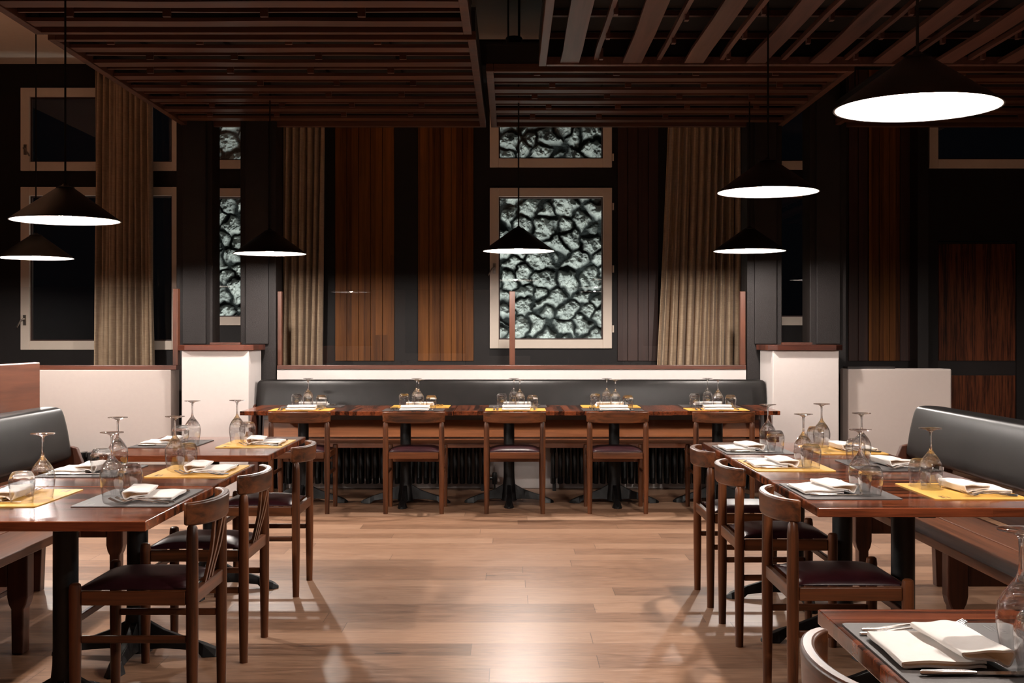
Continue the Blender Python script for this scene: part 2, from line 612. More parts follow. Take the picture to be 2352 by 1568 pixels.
for n, rs in WINS.items():
    root = struct(empty('window_%d' % n, (0, YF, 0)))
    for k, r in enumerate(rs):
        x0, x1, z0, z1 = px_rect(*r, YF)
        T = 0.088 if n != 2 and n != 4 else 0.085
        f = rect_frame(B(), x0, x1, z0, z1, -0.035, 0.045, T).build('casement_frame', M['frame'], root, bevel=0.004)
        g = rect_frame(B(), x0 + T, x1 - T, z0 + T, z1 - T, -0.005, 0.035, 0.012).build('gasket', M['gasket'], root)
        B().box(x0 + T + 0.011, x1 - T - 0.011, 0.012, 0.018, z0 + T + 0.011, z1 - T - 0.011).build('pane', M['pane'], root)
        if n in (1, 3) and k == 1:
            handle(root, x0 + 0.045, Z(735 if n == 1 else 617, YF), -0.035, -1)
        if n == 1 and k == 0:
            handle(root, x0 + 0.05, Z(345, YF), -0.035, 1)
        if n == 3:
            for zz in ((Z(475, YF), Z(618, YF), Z(755, YF)) if k else (Z(362, YF),)):
                B().cyl((x1 + 0.012, -0.03, zz - 0.035), (x1 + 0.012, -0.03, zz + 0.035), 0.009, seg=10).build('hinge', M['frame'], root, smooth=True)

# door at the far right, two zebra veneer panels in a dark frame
dr = struct(empty('door_1', ((DOOR[0] + DOOR[1]) / 2, YF, 0)))
hw = (DOOR[1] - DOOR[0]) / 2
B().box(-hw + 0.004, hw - 0.004, 0.03, 0.07, 0.02, DOOR[3] - 0.03).build('door_leaf', M['dark_trim'], dr)
B().box(-hw + 0.03, hw - 0.03, 0.01, 0.03, Z(828, YF), DOOR[3] - 0.05).build('upper_panel', M['door'], dr)
B().box(-hw + 0.03, hw - 0.03, 0.01, 0.03, 0.2, Z(862, YF)).build('lower_panel', M['door'], dr)

# vertical boards on the far wall
def boards(name, p0, p1, n, mat, zb=1.06, zt=3.92, th=0.02):
    b = B()
    x0, x1 = X(p0, YF), X(p1, YF)
    wd = (x1 - x0) / n
    for i in range(n):
        b.box(x0 + i * wd + 0.002, x0 + (i + 1) * wd - 0.002, YF - th - 0.004 * (i % 2), YF, zb, zt)
    return struct(b.build(name, mat, bevel=0.002))
boards('trim_1', 770, 906, 5, M['board'])
boards('trim_2', 960, 1088, 5, M['board'])
boards('trim_3', 1418, 1512, 4, M['board_dark'])
boards('trim_4', 1994, 2066, 3, M['board'])
boards('trim_5', 2066, 2095, 1, M['board_dark'])
boards('trim_6', 1948, 1992, 2, M['board_dark'])
# black post between the boards and the door, dark bulkhead under the ceiling
struct(B().box(X(2104, 11.8), X(2128, 11.8), 11.75, YF, 0, ZC).build('trim_7', M['dark_trim']))
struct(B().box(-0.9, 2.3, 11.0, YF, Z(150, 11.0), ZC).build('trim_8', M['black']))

# ------------------------------------------------------------------ stone wall of the light well
def stone_wall():
    x0, x1, z0, z1 = -3.9, 2.2, 0.0, 4.35
    nx, nz = 680, 480
    xs = np.linspace(x0, x1, nx)
    zs = np.linspace(z0, z1, nz)
    gx, gz = np.meshgrid(xs, zs)
    rng = np.random.default_rng(5)
    seeds = []
    cell = 0.235
    for i in range(int((x1 - x0) / cell) + 3):
        for j in range(int((z1 - z0) / (cell * 0.86)) + 3):
            sx = x0 - cell + (i + 0.5 * (j % 2)) * cell + rng.uniform(-0.095, 0.095)
            sz = z0 - cell + j * cell * 0.86 + rng.uniform(-0.085, 0.085)
            seeds.append((sx, sz))
    seeds = np.array(seeds)
    size = rng.uniform(0.72, 1.3, len(seeds))
    def vnoise(fx, fz, s, seed):
        r = np.random.default_rng(seed)
        tab = r.random((256, 256))
        u, v = fx * s + 50, fz * s + 50
        iu, iv = np.floor(u).astype(int), np.floor(v).astype(int)
        a, b = u - iu, v - iv
        a, b = a * a * (3 - 2 * a), b * b * (3 - 2 * b)
        g = lambda p, q: tab[p % 256, q % 256]
        return (g(iu, iv) * (1 - a) + g(iu + 1, iv) * a) * (1 - b) + (g(iu, iv + 1) * (1 - a) + g(iu + 1, iv + 1) * a) * b
    wx = gx + 0.07 * (vnoise(gx, gz, 9, 1) - 0.5) + 0.03 * (vnoise(gx, gz, 24, 2) - 0.5)
    wz = gz + 0.07 * (vnoise(gx, gz, 9, 3) - 0.5) + 0.03 * (vnoise(gx, gz, 24, 4) - 0.5)
    f1 = np.full(gx.shape, 9.0)
    f2 = np.full(gx.shape, 9.0)
    idx = np.zeros(gx.shape, int)
    for k, (sx, sz) in enumerate(seeds):
        d = np.hypot((wx - sx) * 0.92, wz - sz) / size[k]
        m = d < f1
        f2 = np.where(m, f1, np.minimum(f2, d))
        idx = np.where(m, k, idx)
        f1 = np.where(m, d, f1)
    e = np.clip((f2 - f1 - 0.022) / 0.035, 0, 1)
    e = e ** 0.7
    dome = np.clip((f2 - f1 - 0.02) / 0.17, 0, 1) ** 0.6
    ht = rng.uniform(0.07, 0.17, len(seeds))[idx]
    tx = rng.uniform(-0.35, 0.35, len(seeds))[idx]
    tz = rng.uniform(-0.45, 0.25, len(seeds))[idx]
    lx, lz = gx - seeds[idx, 0], gz - seeds[idx, 1]
    rough = (vnoise(gx, gz, 14, 6) - 0.5) * 0.05 + (vnoise(gx, gz, 34, 7) - 0.5) * 0.035 + (vnoise(gx, gz, 80, 8) - 0.5) * 0.018
    facet = np.abs(vnoise(gx + 0.3 * gz, gz, 11, 9) - 0.5) * 0.06
    h = e * (0.45 * ht + 0.55 * ht * dome + 0.8 * tx * lx + 0.8 * tz * lz + rough + facet) + (1 - e) * 0.25 * rough
    bx = gx + (rng.random(gx.shape) - 0.5) * 0.003
    yy = 14.2 - np.maximum(h, -0.02)
    verts = np.stack([bx, yy, gz], -1).reshape(-1, 3)
    ii = np.arange(nx * nz).reshape(nz, nx)
    faces = np.stack([ii[:-1, :-1], ii[:-1, 1:], ii[1:, 1:], ii[1:, :-1]], -1).reshape(-1, 4)
    me = bpy.data.meshes.new('wall_stone')
    me.from_pydata(verts.tolist(), [], faces.tolist())
    at = me.attributes.new('stone', 'FLOAT', 'POINT')
    at.data.foreach_set('value', e.reshape(-1).astype(np.float32))
    me.materials.append(M['stone'])
    o = bpy.data.objects.new('wall_stone', me)
    C.objects.link(o)
    bk = B().box(x0, x1, 14.22, 14.4, -0.1, 4.9)
    bk.build('backing', M['black'], o)
    return struct(o)
stone_wall()
struct(B().box(-6.5, 6.5, 12.2, 14.4, -0.3, -0.1).build('ground', M['black']))

# ------------------------------------------------------------------ partition: columns, pedestals, knee walls
def column(name, side):
    # side -1: left pier, +1: right pier (mirrored in the photo's middle line)
    D = 10.47
    pr = [(405, 488), (552, 634)] if side < 0 else [(1716, 1796), (1860, 1944)]
    b = B()
    for a, c in pr:
        b.box(X(a, D), X(c, D), D, D + 0.27, 0, ZC)
    b.box(X(pr[0][1], D), X(pr[1][0], D), D, D + 0.27, 0, 1.225)
    b.box(X(pr[0][0], D) + 0.06, X(pr[0][1], D) - 0.05, D - 0.035, D, 1.235, ZC)
    b.box(X(pr[1][0], D) + 0.05, X(pr[1][1], D) - 0.06, D - 0.035, D, 1.235, ZC)
    o = b.build(name, M['column'], bevel=0.006)
    B().box(X(pr[0][1], D) - 0.01, X(pr[1][0], D) + 0.01, D - 0.05, D + 0.25, 1.226, 1.25).build('sill', M['sill'], o)
    return struct(o)
column('wall_pier_left', -1)
column('wall_pier_right', 1)

def pedestal(name, p0, p1, side):
    D = 9.92
    x0, x1 = X(p0, D), X(p1, D)
    o = B().box(x0, x1, D, 10.425, 0, 1.186).build(name, M['white_wall'], bevel=0.006)
    e = 0.035
    poly = [(x0 - e, 10.425), (x0 - e, D + 0.02), (x0 + 0.03, D - e), (x1 - 0.03, D - e), (x1 + e, D + 0.02), (x1 + e, 10.425)]
    B().prism(poly, 'z', 1.187, 1.232).build('wood_cap', M['cap'], o, bevel=0.004)
    return struct(o)
pedestal('wall_pedestal_left', 417, 571, -1)
pedestal('wall_pedestal_right', 1775, 1927, 1)

DK = 10.45
xk0, xk1 = X(636, DK), X(1714, DK)
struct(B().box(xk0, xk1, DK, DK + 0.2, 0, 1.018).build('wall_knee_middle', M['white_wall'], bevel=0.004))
DL = 10.03
xl1 = X(393, DL)
struct(B().box(-5.6, xl1, DL, DL + 0.25, 0, 1.026).build('wall_knee_left', M['dimmed_white'], bevel=0.006))
xr0, xr1 = X(1948, DL), X(2186, DL)
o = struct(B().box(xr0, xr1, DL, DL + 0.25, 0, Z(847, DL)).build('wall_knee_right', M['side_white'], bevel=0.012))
B().box(xr0 + 0.01, xr1 - 0.45, DL + 0.05, DL + 0.19, Z(847, DL) + 0.001, Z(842, DL)).build('ledge', M['dark_trim'], o)

def screen(name, x0, x1, y, zs, posts, label):
    r = empty(name, ((x0 + x1) / 2, y, zs))
    c = (x0 + x1) / 2
    B().box(x0 - c, x1 - c, -0.05, 0.1, 0.001, 0.036).build('sill_rail', M['sill'], r, bevel=0.003)
    for p0, p1 in posts:
        B().box(p0 - c, p1 - c, -0.025, 0.045, 0.037, 0.67).build('post', M['post'], r, bevel=0.003)
    ps = sorted(posts)
    ed = [x0 - c + 0.01] + [e for p in ps for e in (p[0] - c + 0.01, p[1] - c - 0.01)] + [x1 - c - 0.01]
    for a, b2 in zip(ed[0::2], ed[1::2]):
        if b2 - a > 0.15:
            B().box(a, b2, 0.005, 0.015, 0.037, 0.685).build('glass_pane', M['pane'], r)
    return tag(r, label, 'glass screen')
screen('glass_screen', xk0 + 0.003, xk1 - 0.003, DK + 0.04, 1.018,
       [(X(636, DK) + 0.003, X(646, DK)), (X(1170, DK), X(1183, DK)), (X(1701, DK), X(1714, DK) - 0.003)],
       'long clear glass screen with wooden sill and posts above the middle leather bench')
screen('glass_screen', -5.58, xl1 + 0.04, DL + 0.06, 1.026,
       [(X(394, DL), X(406, DL))],
       'clear glass screen on the white low wall beside the left pier')

# ------------------------------------------------------------------ curtains
def curtain(px_top, px_bot, z0, z1, y, folds, label, seed, amp=0.105, gather=0.0):
    rng = random.Random(seed)
    (a0, a1), (b0, b1) = px_top, px_bot
    x_t0, x_t1, x_b0, x_b1 = X(a0, y), X(a1, y), X(b0, y), X(b1, y)
    nu, nv = folds * 12, 26
    ph = [rng.uniform(-0.5, 0.5) for _ in range(folds + 2)]
    am = [rng.uniform(0.55, 1.2) for _ in range(folds + 2)]
    bm = bmesh.new()
    rows = []
    cx = (x_b0 + x_b1) / 2
    for j in range(nv + 1):
        v = j / nv
        row = []
        for i in range(nu + 1):
            u = i / nu
            fl = u * folds
            k = int(min(fl, folds - 1))
            fr = fl - k
            A = am[k] * (1 - fr) + am[k + 1] * fr
            P = ph[k] * (1 - fr) + ph[k + 1] * fr
            uu = u + 0.012 * math.sin(2 * PI * fl + P) * (0.6 + v)
            s = v ** 1.3
            xl = x_t0 + (x_b0 - x_t0) * s
            xr = x_t1 + (x_b1 - x_t1) * s
            x = xl + (xr - xl) * uu
            yo = amp * A * math.sin(2 * PI * fl + P + 0.8 * math.sin(3 * v + k)) * (0.65 + 0.35 * v)
            yo += gather * 0.05 * math.sin(9 * u + 14 * v) * max(0, v - 0.55)
            row.append(bm.verts.new((x - cx, yo, z1 + (z0 - z1) * v - z0)))
        rows.append(row)
    for a, b in zip(rows, rows[1:]):
        for i in range(nu):
            bm.faces.new((a[i], a[i + 1], b[i + 1], b[i]))
    me = bpy.data.meshes.new('curtain')
    bm.to_mesh(me)
    bm.free()
    for p in me.polygons:
        p.use_smooth = True
    me.materials.append(M['curtain'])
    o = bpy.data.objects.new('curtain', me)
    C.objects.link(o)
    o.location = (cx, y, z0)
    m = o.modifiers.new('cloth', 'SOLIDIFY')
    m.thickness = 0.004
    rail = B().cyl((x_t0 - cx, 0, z1 - z0 + 0.012), (x_t1 - cx, 0, z1 - z0 + 0.012), 0.012, seg=8)
    rail.build('curtain_track', M['dark_trim'], o)
    return tag(o, label, 'curtain', 'taupe curtains by the windows')
YC = 11.72
curtain((220, 348), (213, 361), 0.03, 3.86, YC, 9, 'wide taupe curtain over the dark window at the left end', 3)
curtain((652, 746), (645, 734), 0.03, 3.86, YC, 6, 'narrow taupe curtain right of the left pier, beside the brown wall boards', 8, gather=1.0)
curtain((1538, 1702), (1497, 1694), 0.03, 3.86, YC, 10, 'taupe curtain spreading towards its foot, between the stone view window and right pier', 5)

# ------------------------------------------------------------------ slatted ceiling panels
ZP = 3.12
def ceiling_panel(x0, x1, y0, y1, along, label, mat, phase=0.0):
    cx, cy = (x0 + x1) / 2, (y0 + y1) / 2
    r = empty('slatted_ceiling_panel', (cx, cy, ZP))
    hx, hy = (x1 - x0) / 2, (y1 - y0) / 2
    fw = 0.05
    f = B()
    f.box(-hx, -hx + fw, -hy, hy, -0.01, 0.045).box(hx - fw, hx, -hy, hy, -0.01, 0.045)
    f.box(-hx + fw, hx - fw, -hy, -hy + fw, -0.01, 0.045).box(-hx + fw, hx - fw, hy - fw, hy, -0.01, 0.045)
    f.build('frame', M['slat_y'] if along == 'y' else M['slat_x'], r, bevel=0.003)
    L, W = (hx, hy) if along == 'x' else (hy, hx)
    wide, thin, blocks, batt = B(), B(), B(), B()
    rng = random.Random(int(100 * (x0 + y0 + 20)))
    def bx(b, u0, u1, v0, v1, z0, z1):
        if along == 'x':
            b.box(u0, u1, v0, v1, z0, z1)
        else:
            b.box(v0, v1, u0, u1, z0, z1)
    def wavy(b, v0, v1, z0, z1, a):
        n = 10
        k1, k2 = rng.uniform(0, 6), rng.uniform(0, 6)
        rings = []
        for i in range(n + 1):
            u = -L + fw + (2 * L - 2 * fw) * i / n
            dw = a * (math.sin(i * 0.9 + k1) + 0.6 * math.sin(i * 1.7 + k2))
            pts = [(v0 + dw, z0), (v1 + 0.6 * dw, z0), (v1 + 0.6 * dw, z1), (v0 + dw, z1)]
            rings.append([(u, p, z) if along == 'x' else (p, u, z) for p, z in pts])
        b.loft(rings)
    pitch = 0.415
    v = W - fw - 0.10 - phase if along == 'x' else -W + fw + 0.08 + phase
    sgn = -1 if along == 'x' else 1
    k = 0
    while -W + fw + 0.02 < v < W - fw - 0.02:
        va, vb = sorted((v, v + sgn * 0.125))
        if va > -W + fw and vb < W - fw:
            wavy(wide, va, vb, 0.0, 0.022, 0.006)
        vt = v + sgn * (0.125 + 0.118)
        if -W + fw + 0.03 < vt < W - fw - 0.03:
            wavy(thin, vt - 0.014, vt + 0.014, 0.02, 0.05, 0.006)
            u = -L + 0.35 + 0.12 * (k % 2)
            while u < L - 0.2:
                bx(blocks, u - 0.022, u + 0.022, vt + sgn * 0.02 - 0.012, vt + sgn * 0.02 + 0.012, -0.012, 0.06)
                u += 0.55
        v += sgn * pitch
        k += 1
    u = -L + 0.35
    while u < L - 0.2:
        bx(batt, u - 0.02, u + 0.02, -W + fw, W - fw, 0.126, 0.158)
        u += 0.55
    wide.build('wide_slats', mat, r)
    thin.build('narrow_slats', mat, r)
    blocks.build('spacer_blocks', mat, r)
    batt.build('battens', M['board_dark'] if along == 'y' else M['black'], r)  # blackened above crosswise slats so the gaps look unlit
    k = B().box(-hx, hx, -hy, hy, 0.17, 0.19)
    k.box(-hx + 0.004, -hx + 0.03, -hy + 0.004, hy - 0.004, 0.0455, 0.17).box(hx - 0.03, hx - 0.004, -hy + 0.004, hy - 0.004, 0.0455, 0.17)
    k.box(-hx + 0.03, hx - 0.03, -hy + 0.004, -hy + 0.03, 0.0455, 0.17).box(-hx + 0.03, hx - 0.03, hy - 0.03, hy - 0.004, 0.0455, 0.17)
    k.build('backing', M['black'], r)  # added black lid and sides, standing in for the dark above the slats
    hang = B()
    for sx in (-1, 1):
        for sy in (-1, 1):
            hang.cyl((sx * (hx - 0.15), sy * (hy - 0.2), 0.19), (sx * (hx - 0.15), sy * (hy - 0.2), ZC - ZP), 0.006, seg=6)
    hang.build('hanger_rods', M['cord'], r)
    return tag(r, label, 'ceiling panel', 'slatted wooden ceiling panels')
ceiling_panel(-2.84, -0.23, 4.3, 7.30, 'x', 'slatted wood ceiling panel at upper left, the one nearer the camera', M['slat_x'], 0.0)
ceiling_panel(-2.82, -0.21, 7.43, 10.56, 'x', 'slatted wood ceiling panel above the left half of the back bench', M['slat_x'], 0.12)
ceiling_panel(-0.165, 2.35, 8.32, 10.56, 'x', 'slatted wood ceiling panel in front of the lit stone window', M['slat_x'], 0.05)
ceiling_panel(0.19, 4.7, 4.3, 8.16, 'y', 'large ceiling panel of wooden slats running lengthwise at upper right', M['slat_y'], 0.01)
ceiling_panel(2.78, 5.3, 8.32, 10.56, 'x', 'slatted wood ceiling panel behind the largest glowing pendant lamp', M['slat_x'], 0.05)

# black bowl shaped ceiling fitting seen through the gap between the panels
r = empty('ceiling_spotlight', (0.03, 9.7, 3.64))
B().lathe([(0.0, -0.035), (0.04, -0.033), (0.06, -0.01), (0.068, 0.03), (0.062, 0.04), (0.0, 0.038)], 20).build('housing', M['lamp_black'], r, smooth=True)
for sx in (-0.045, 0.045):
    B().cyl((sx, 0, 0.038), (sx, 0, ZC - 3.64), 0.005, seg=8).build('rod', M['cord'], r)
tag(r, 'small black bowl shaped fitting hanging on two rods in the gap between ceiling panels', 'ceiling light')

# ------------------------------------------------------------------ pendant lamps
def pendant():
    r = empty('pendant_lamp')
    R, rt, H = 0.28, 0.045, 0.172
    B().lathe([(rt - 0.004, H), (rt, H), (R, 0.004), (R + 0.001, 0.0), (R - 0.0022, 0.0), (R - 0.003, 0.002), (rt - 0.006, H - 0.003)], 48).build('lamp_shade', M['lamp_black'], r, smooth=True)
    B().lathe([(0.0, H - 0.012), (rt - 0.012, H - 0.012), (R - 0.006, 0.0006), (R - 0.0034, 0.0006), (R - 0.005, 0.004), (rt - 0.008, H - 0.008), (0.0, H - 0.008)], 48).build('shade_lining', M['lamp_white'], r, smooth=True)
    B().lathe([(0.0, H + 0.022), (0.012, H + 0.022), (0.02, H + 0.012), (rt + 0.002, H + 0.004), (rt + 0.002, H - 0.0005), (0.0, H - 0.0005)], 24).build('cap', M['lamp_black'], r, smooth=True)
    B().cyl((0, 0, 0.085), (0, 0, H - 0.0125), 0.02, seg=16).build('lamp_holder', M['lamp_white'], r, smooth=True)
    b = B()
    b.lathe([(0.0, 0.0), (0.016, 0.003), (0.029, 0.016), (0.034, 0.034), (0.029, 0.052), (0.019, 0.068), (0.016, 0.084), (0.0, 0.084)], 16)
    b.build('bulb', M['bulb'], r, smooth=True)
    return tag(r, '', 'pendant lamp', 'black conical pendant lamps')
P_LAMP = Proto(pendant())
LAMPS = [
    (1.396, 4.18, 2.088, 'largest black cone pendant lamp, glowing above the right table row near camera'),
    (1.429, 6.76, 2.102, 'glowing cone pendant lamp in front of the right curtain, above the right table row'),
    (1.855, 9.45, 1.962, 'black cone pendant lamp hanging lower than its neighbour, before the right curtain'),
    (0.065, 9.5, 1.965, 'black cone pendant lamp hanging in front of the lit stone window'),
    (-1.853, 9.4, 1.938, 'black cone pendant lamp between the narrow stone slit and narrow curtain'),
    (-2.336, 6.4, 1.911, 'larger black cone pendant lamp at the left, before the wide curtain'),
    (-3.63, 9.33, 1.90, 'smaller black cone pendant lamp at the left edge, below the larger one'),
    (-2.25, 3.75, 1.92, 'black cone pendant lamp above the nearest left table, out of view'),
    (4.3, 6.5, 2.105, 'black cone pendant lamp behind the right bench, out of view'),
    (1.5, 2.3, 2.09, 'black cone pendant lamp above the front right table, out of view'),
    (-3.75, 6.4, 1.92, 'black cone pendant lamp in the row left of the divider, middle one, out of view'),
    (-3.75, 3.75, 1.92, 'black cone pendant lamp in the row left of the divider, near one, out of view'),
]
for x, y, z, lb in LAMPS:
    o = P_LAMP.put((x, y, z), 0, lb)
    B().cyl((0, 0, 0.172 + 0.021), (0, 0, ZC - z - 0.001), 0.0055, seg=8).build('cord', M['cord'], o)

# ------------------------------------------------------------------ chairs
def seat_pad():
    b = B()
    n = 12
    x0, x1, y0, y1 = 0.024, 0.390, -0.19, 0.19
    top, bot = [], []
    for i in range(n + 1):
        rt, rb = [], []
        for j in range(n + 1):
            u, v = -1 + 2 * i / n, -1 + 2 * j / n
            wv = (0.965 + 0.035 * i / n)
            x, y = x0 + (x1 - x0) * i / n, (y0 + (y1 - y0) * j / n) * wv
            z = 0.4515 + 0.028 * (1 - abs(u) ** 5) * (1 - abs(v) ** 5) + 0.004
            rt.append(b.bm.verts.new((x, y, z)))
            rb.append(b.bm.verts.new((x, y, 0.4515)))
        top.append(rt)
        bot.append(rb)
    for i in range(n):
        for j in range(n):
            b.bm.faces.new((top[i][j], top[i + 1][j], top[i + 1][j + 1], top[i][j + 1]))
            b.bm.faces.new((bot[i][j], bot[i][j + 1], bot[i + 1][j + 1], bot[i + 1][j]))
    for k in range(n):
        b.bm.faces.new((top[k][0], bot[k][0], bot[k + 1][0], top[k + 1][0]))
        b.bm.faces.new((top[k][n], top[k + 1][n], bot[k + 1][n], bot[k][n]))
        b.bm.faces.new((top[0][k], top[0][k + 1], bot[0][k + 1], bot[0][k]))
        b.bm.faces.new((top[n][k], bot[n][k], bot[n][k + 1], top[n][k + 1]))
    return b

def arc_pt(t, off=0.0):
    A = 1.35
    y = 0.222 * math.sin(A * t) / math.sin(A)
    x = 0.022 - 0.072 * (math.cos(A * t) - math.cos(A)) / (1 - math.cos(A))
    tx = 0.072 * A * math.sin(A * t) / (1 - math.cos(A))
    ty = 0.222 * A * math.cos(A * t) / math.sin(A)
    l = math.hypot(tx, ty)
    return x - off * ty / l, y + off * tx / l

def make_chair(spindles):
    r = empty('dining_chair')
    b = B()
    rings = []
    for i in range(25):
        t = -1 + 2 * i / 24
        dz = 0.006 * (1 - t * t)
        (xa, ya), (xb, yb) = arc_pt(t, 0.014), arc_pt(t, -0.013)
        (xc, yc) = arc_pt(t, 0.010)
        rings.append([(xc, yc, 0.674 - dz), (xb, yb, 0.674 - dz), (xb, yb, 0.749), (xa, ya, 0.749)])
    b.loft(rings)
    b.build('backrest', M['chair_h'], r, smooth=True, bevel=0.006, angle=50)
    for s in (-1, 1):
        B().lathe([(0, 0.0), (0.0165, 0.0), (0.0205, 0.25), (0.021, 0.45), (0.0195, 0.63), (0.0175, 0.664), (0.012, 0.6735), (0, 0.6735)], 16, c=(0.0, s * 0.206, 0)).build('leg', M['chair'], r, smooth=True)
        B().lathe([(0, 0.0), (0.0165, 0.0), (0.0205, 0.25), (0.021, 0.455), (0.0185, 0.474), (0.012, 0.479), (0, 0.4795)], 16, c=(0.392, s * 0.2095, 0)).build('leg', M['chair'], r, smooth=True)
    f = B()
    for s in (-1, 1):
        y = s * 0.206
        f.box(0.0205, 0.3705, y - 0.011, y + 0.011, 0.405, 0.451)
    f.box(-0.011, 0.011, -0.183, 0.183, 0.405, 0.451)
    f.box(0.381, 0.403, -0.187, 0.187, 0.405, 0.451)
    fo = f.build('seat_frame', M['chair_h'], r, bevel=0.003)
    fo.data.materials.append(M['chair_x'])
    for p in fo.data.polygons[:12]:
        p.material_index = 1
    seat_pad().build('seat', M['burgundy'], r, smooth=True, angle=70)
    for s in (-1, 1):
        B().box(0.0195, 0.372, s * 0.206 - 0.008, s * 0.206 + 0.008, 0.278, 0.302).build('stretcher', M['chair_x'], r, bevel=0.003)
    B().box(0.384, 0.400, -0.189, 0.189, 0.342, 0.366).build('stretcher', M['chair_h'], r, bevel=0.003)
    if spindles:
        for k in (-1, 0, 1):
            y0, y1 = 0.045 * k, 0.075 * k
            ab = arc_pt(0.0 + 0.3 * k)[0]
            pts = catmull([(0.0, y0, 0.45), (-0.012, y0, 0.5), (-0.03, (y0 + y1) / 2, 0.575), (ab, y1, 0.672)], 4)
            rings = []
            for p in pts:
                rings.append([(p.x - 0.005, p.y - 0.011, p.z), (p.x + 0.005, p.y - 0.011, p.z), (p.x + 0.005, p.y + 0.011, p.z), (p.x - 0.005, p.y + 0.011, p.z)])
            B().loft(rings).build('back_slat', M['chair'], r, smooth=True)
    return tag(r, '', 'chair', 'dark wooden dining chairs')
PC, PCS = Proto(make_chair(False)), Proto(make_chair(True))
GC = 'dark wooden dining chairs'
FAR_Y = 8.95
FARX = [X(p, FAR_Y) for p in (687, 950, 1182, 1419, 1663)]
RN = 'burgundy padded dark wood chair at the '
for x, lb in zip(FARX, ('leftmost table of the back bench', 'second table from the left along the back bench',
                        'centre table of the back bench', 'fourth table from the left along the back bench',
                        'rightmost table of the back bench')):
    PC.put((x, FAR_Y, 0), PI / 2, RN + lb)
for y, lb in zip((4.37, 5.34, 6.08), ('nearest', 'middle', 'farthest')):
    PC.put((0.965, y, 0), 0, 'curved back dark wood chair on the aisle side of the %s right row table' % lb)
PC.put((0.582, 2.12, 0), 0.0, 'worn curved back chair at the front right corner table, mostly out of frame')
for y, lb in zip((4.3, 5.09), ('nearest', 'middle')):
    PCS.put((-1.068, y, 0), PI, 'slat backed dark wood chair on the aisle side of the %s left row table' % lb)
PC.put((-1.075, 6.32, 0), PI, 'open backed dark wood chair on the aisle side of the farthest left row table')

# ------------------------------------------------------------------ tables
ZT = 0.74
def make_table(lx, ly):
    """grain along local x"""
    r = empty('restaurant_table')
    B().box(-lx / 2, lx / 2, -ly / 2, ly / 2, ZT - 0.031, ZT).build('tabletop', M['table'], r, bevel=0.003)
    c = B()
    c.lathe([(0, 0.02), (0.062, 0.02), (0.06, 0.06), (0.05, 0.13), (0.0435, 0.19), (0.042, 0.25), (0.042, ZT - 0.05), (0, ZT - 0.05)], 24)
    c.build('column', M['iron'], r, smooth=True)
    p = B().box(-0.26, 0.26, -0.03, 0.03, ZT - 0.05, ZT - 0.0315).box(-0.03, 0.03, -0.26, 0.26, ZT - 0.0505, ZT - 0.032)
    p.build('mounting_cross', M['iron'], r, bevel=0.003)
    for k in range(4):
        f = B()
        st = [(0.045, 0.05, 0.03, 0.145), (0.11, 0.048, 0.034, 0.108), (0.18, 0.046, 0.03, 0.082), (0.245, 0.044, 0.022, 0.062), (0.275, 0.078, 0.0, 0.05), (0.325, 0.062, 0.0, 0.03), (0.35, 0.018, 0.0, 0.014)]
        a = k * PI / 2
        ca, sa = math.cos(a), math.sin(a)
        rings = []
        for rr, wd, z0, z1 in st:
            q = []
            for yy, zz in ((-wd / 2, z0), (wd / 2, z0), (wd * 0.28, z1), (-wd * 0.28, z1)):
                q.append((rr * ca - yy * sa, rr * sa + yy * ca, zz))
            rings.append(q)
        f.loft(rings).build('foot', M['iron'], r, bevel=0.003)
    return tag(r, '', 'table', 'hardwood pedestal tables')
GT = 'hardwood pedestal tables'
XR0, XL1 = 1.03, -1.117
# (x0, x1, y0, y1)
RT = [(XR0 - 0.012, XR0 + 0.788, 4.03, 4.775, 'nearest right row'), (XR0 - 0.008, XR0 + 0.792, 4.785, 5.655, 'middle right row'), (XR0 - 0.004, XR0 + 0.796, 5.665, 6.50, 'farthest right row')]
LT = [(XL1 - 0.80, XL1, 3.735, 4.585, 'nearest left row'), (XL1 - 0.81, XL1 - 0.01, 4.597, 5.39, 'middle left row'), (XL1 - 0.835, XL1 - 0.035, 5.79, 6.86, 'farthest left row')]
def table_at(x0, x1, y0, y1, label, rz=0.0):
    t = make_table(x1 - x0, y1 - y0)
    t.location = ((x0 + x1) / 2, (y0 + y1) / 2, 0)
    t.rotation_euler.z = rz
    t['label'] = label
    return t
for x0, x1, y0, y1, n in RT + LT:
    table_at(x0, x1, y0, y1, 'glossy striped hardwood table, the %s one, laid for two' % n)
table_at(0.64, 1.44, 1.72, 2.54, 'glossy hardwood table cut off by the lower right corner of the frame')
FT0 = 9.16
FTX = [X(p, FT0) for p in (550, 802, 1042, 1296, 1545, 1795)]
FN = ['leftmost back bench', 'second from left back bench', 'centre back bench', 'second from right back bench', 'rightmost back bench']
PF = None
offs = [0.0, -0.03, 0.0, -0.015, 0.03]
for k in range(5):
    x0, x1 = FTX[k] + 0.002, FTX[k + 1] - 0.002
    t = make_table(0.80, x1 - x0)
    t.location = ((x0 + x1) / 2, FT0 + 0.4 + offs[k], 0)
    t.rotation_euler.z = PI / 2
    t['label'] = 'dark hardwood table, the %s one, between bench and chair' % FN[k]

# ------------------------------------------------------------------ place settings
def rounded_rect(x0, x1, y0, y1, r, n=4):
    pts = []
    for cx, cy, a in ((x1 - r, y1 - r, 0), (x0 + r, y1 - r, PI / 2), (x0 + r, y0 + r, PI), (x1 - r, y0 + r, 3 * PI / 2)):
        for i in range(n + 1):
            pts.append((cx + r * math.cos(a + i * PI / 2 / n), cy + r * math.sin(a + i * PI / 2 / n)))
    return pts

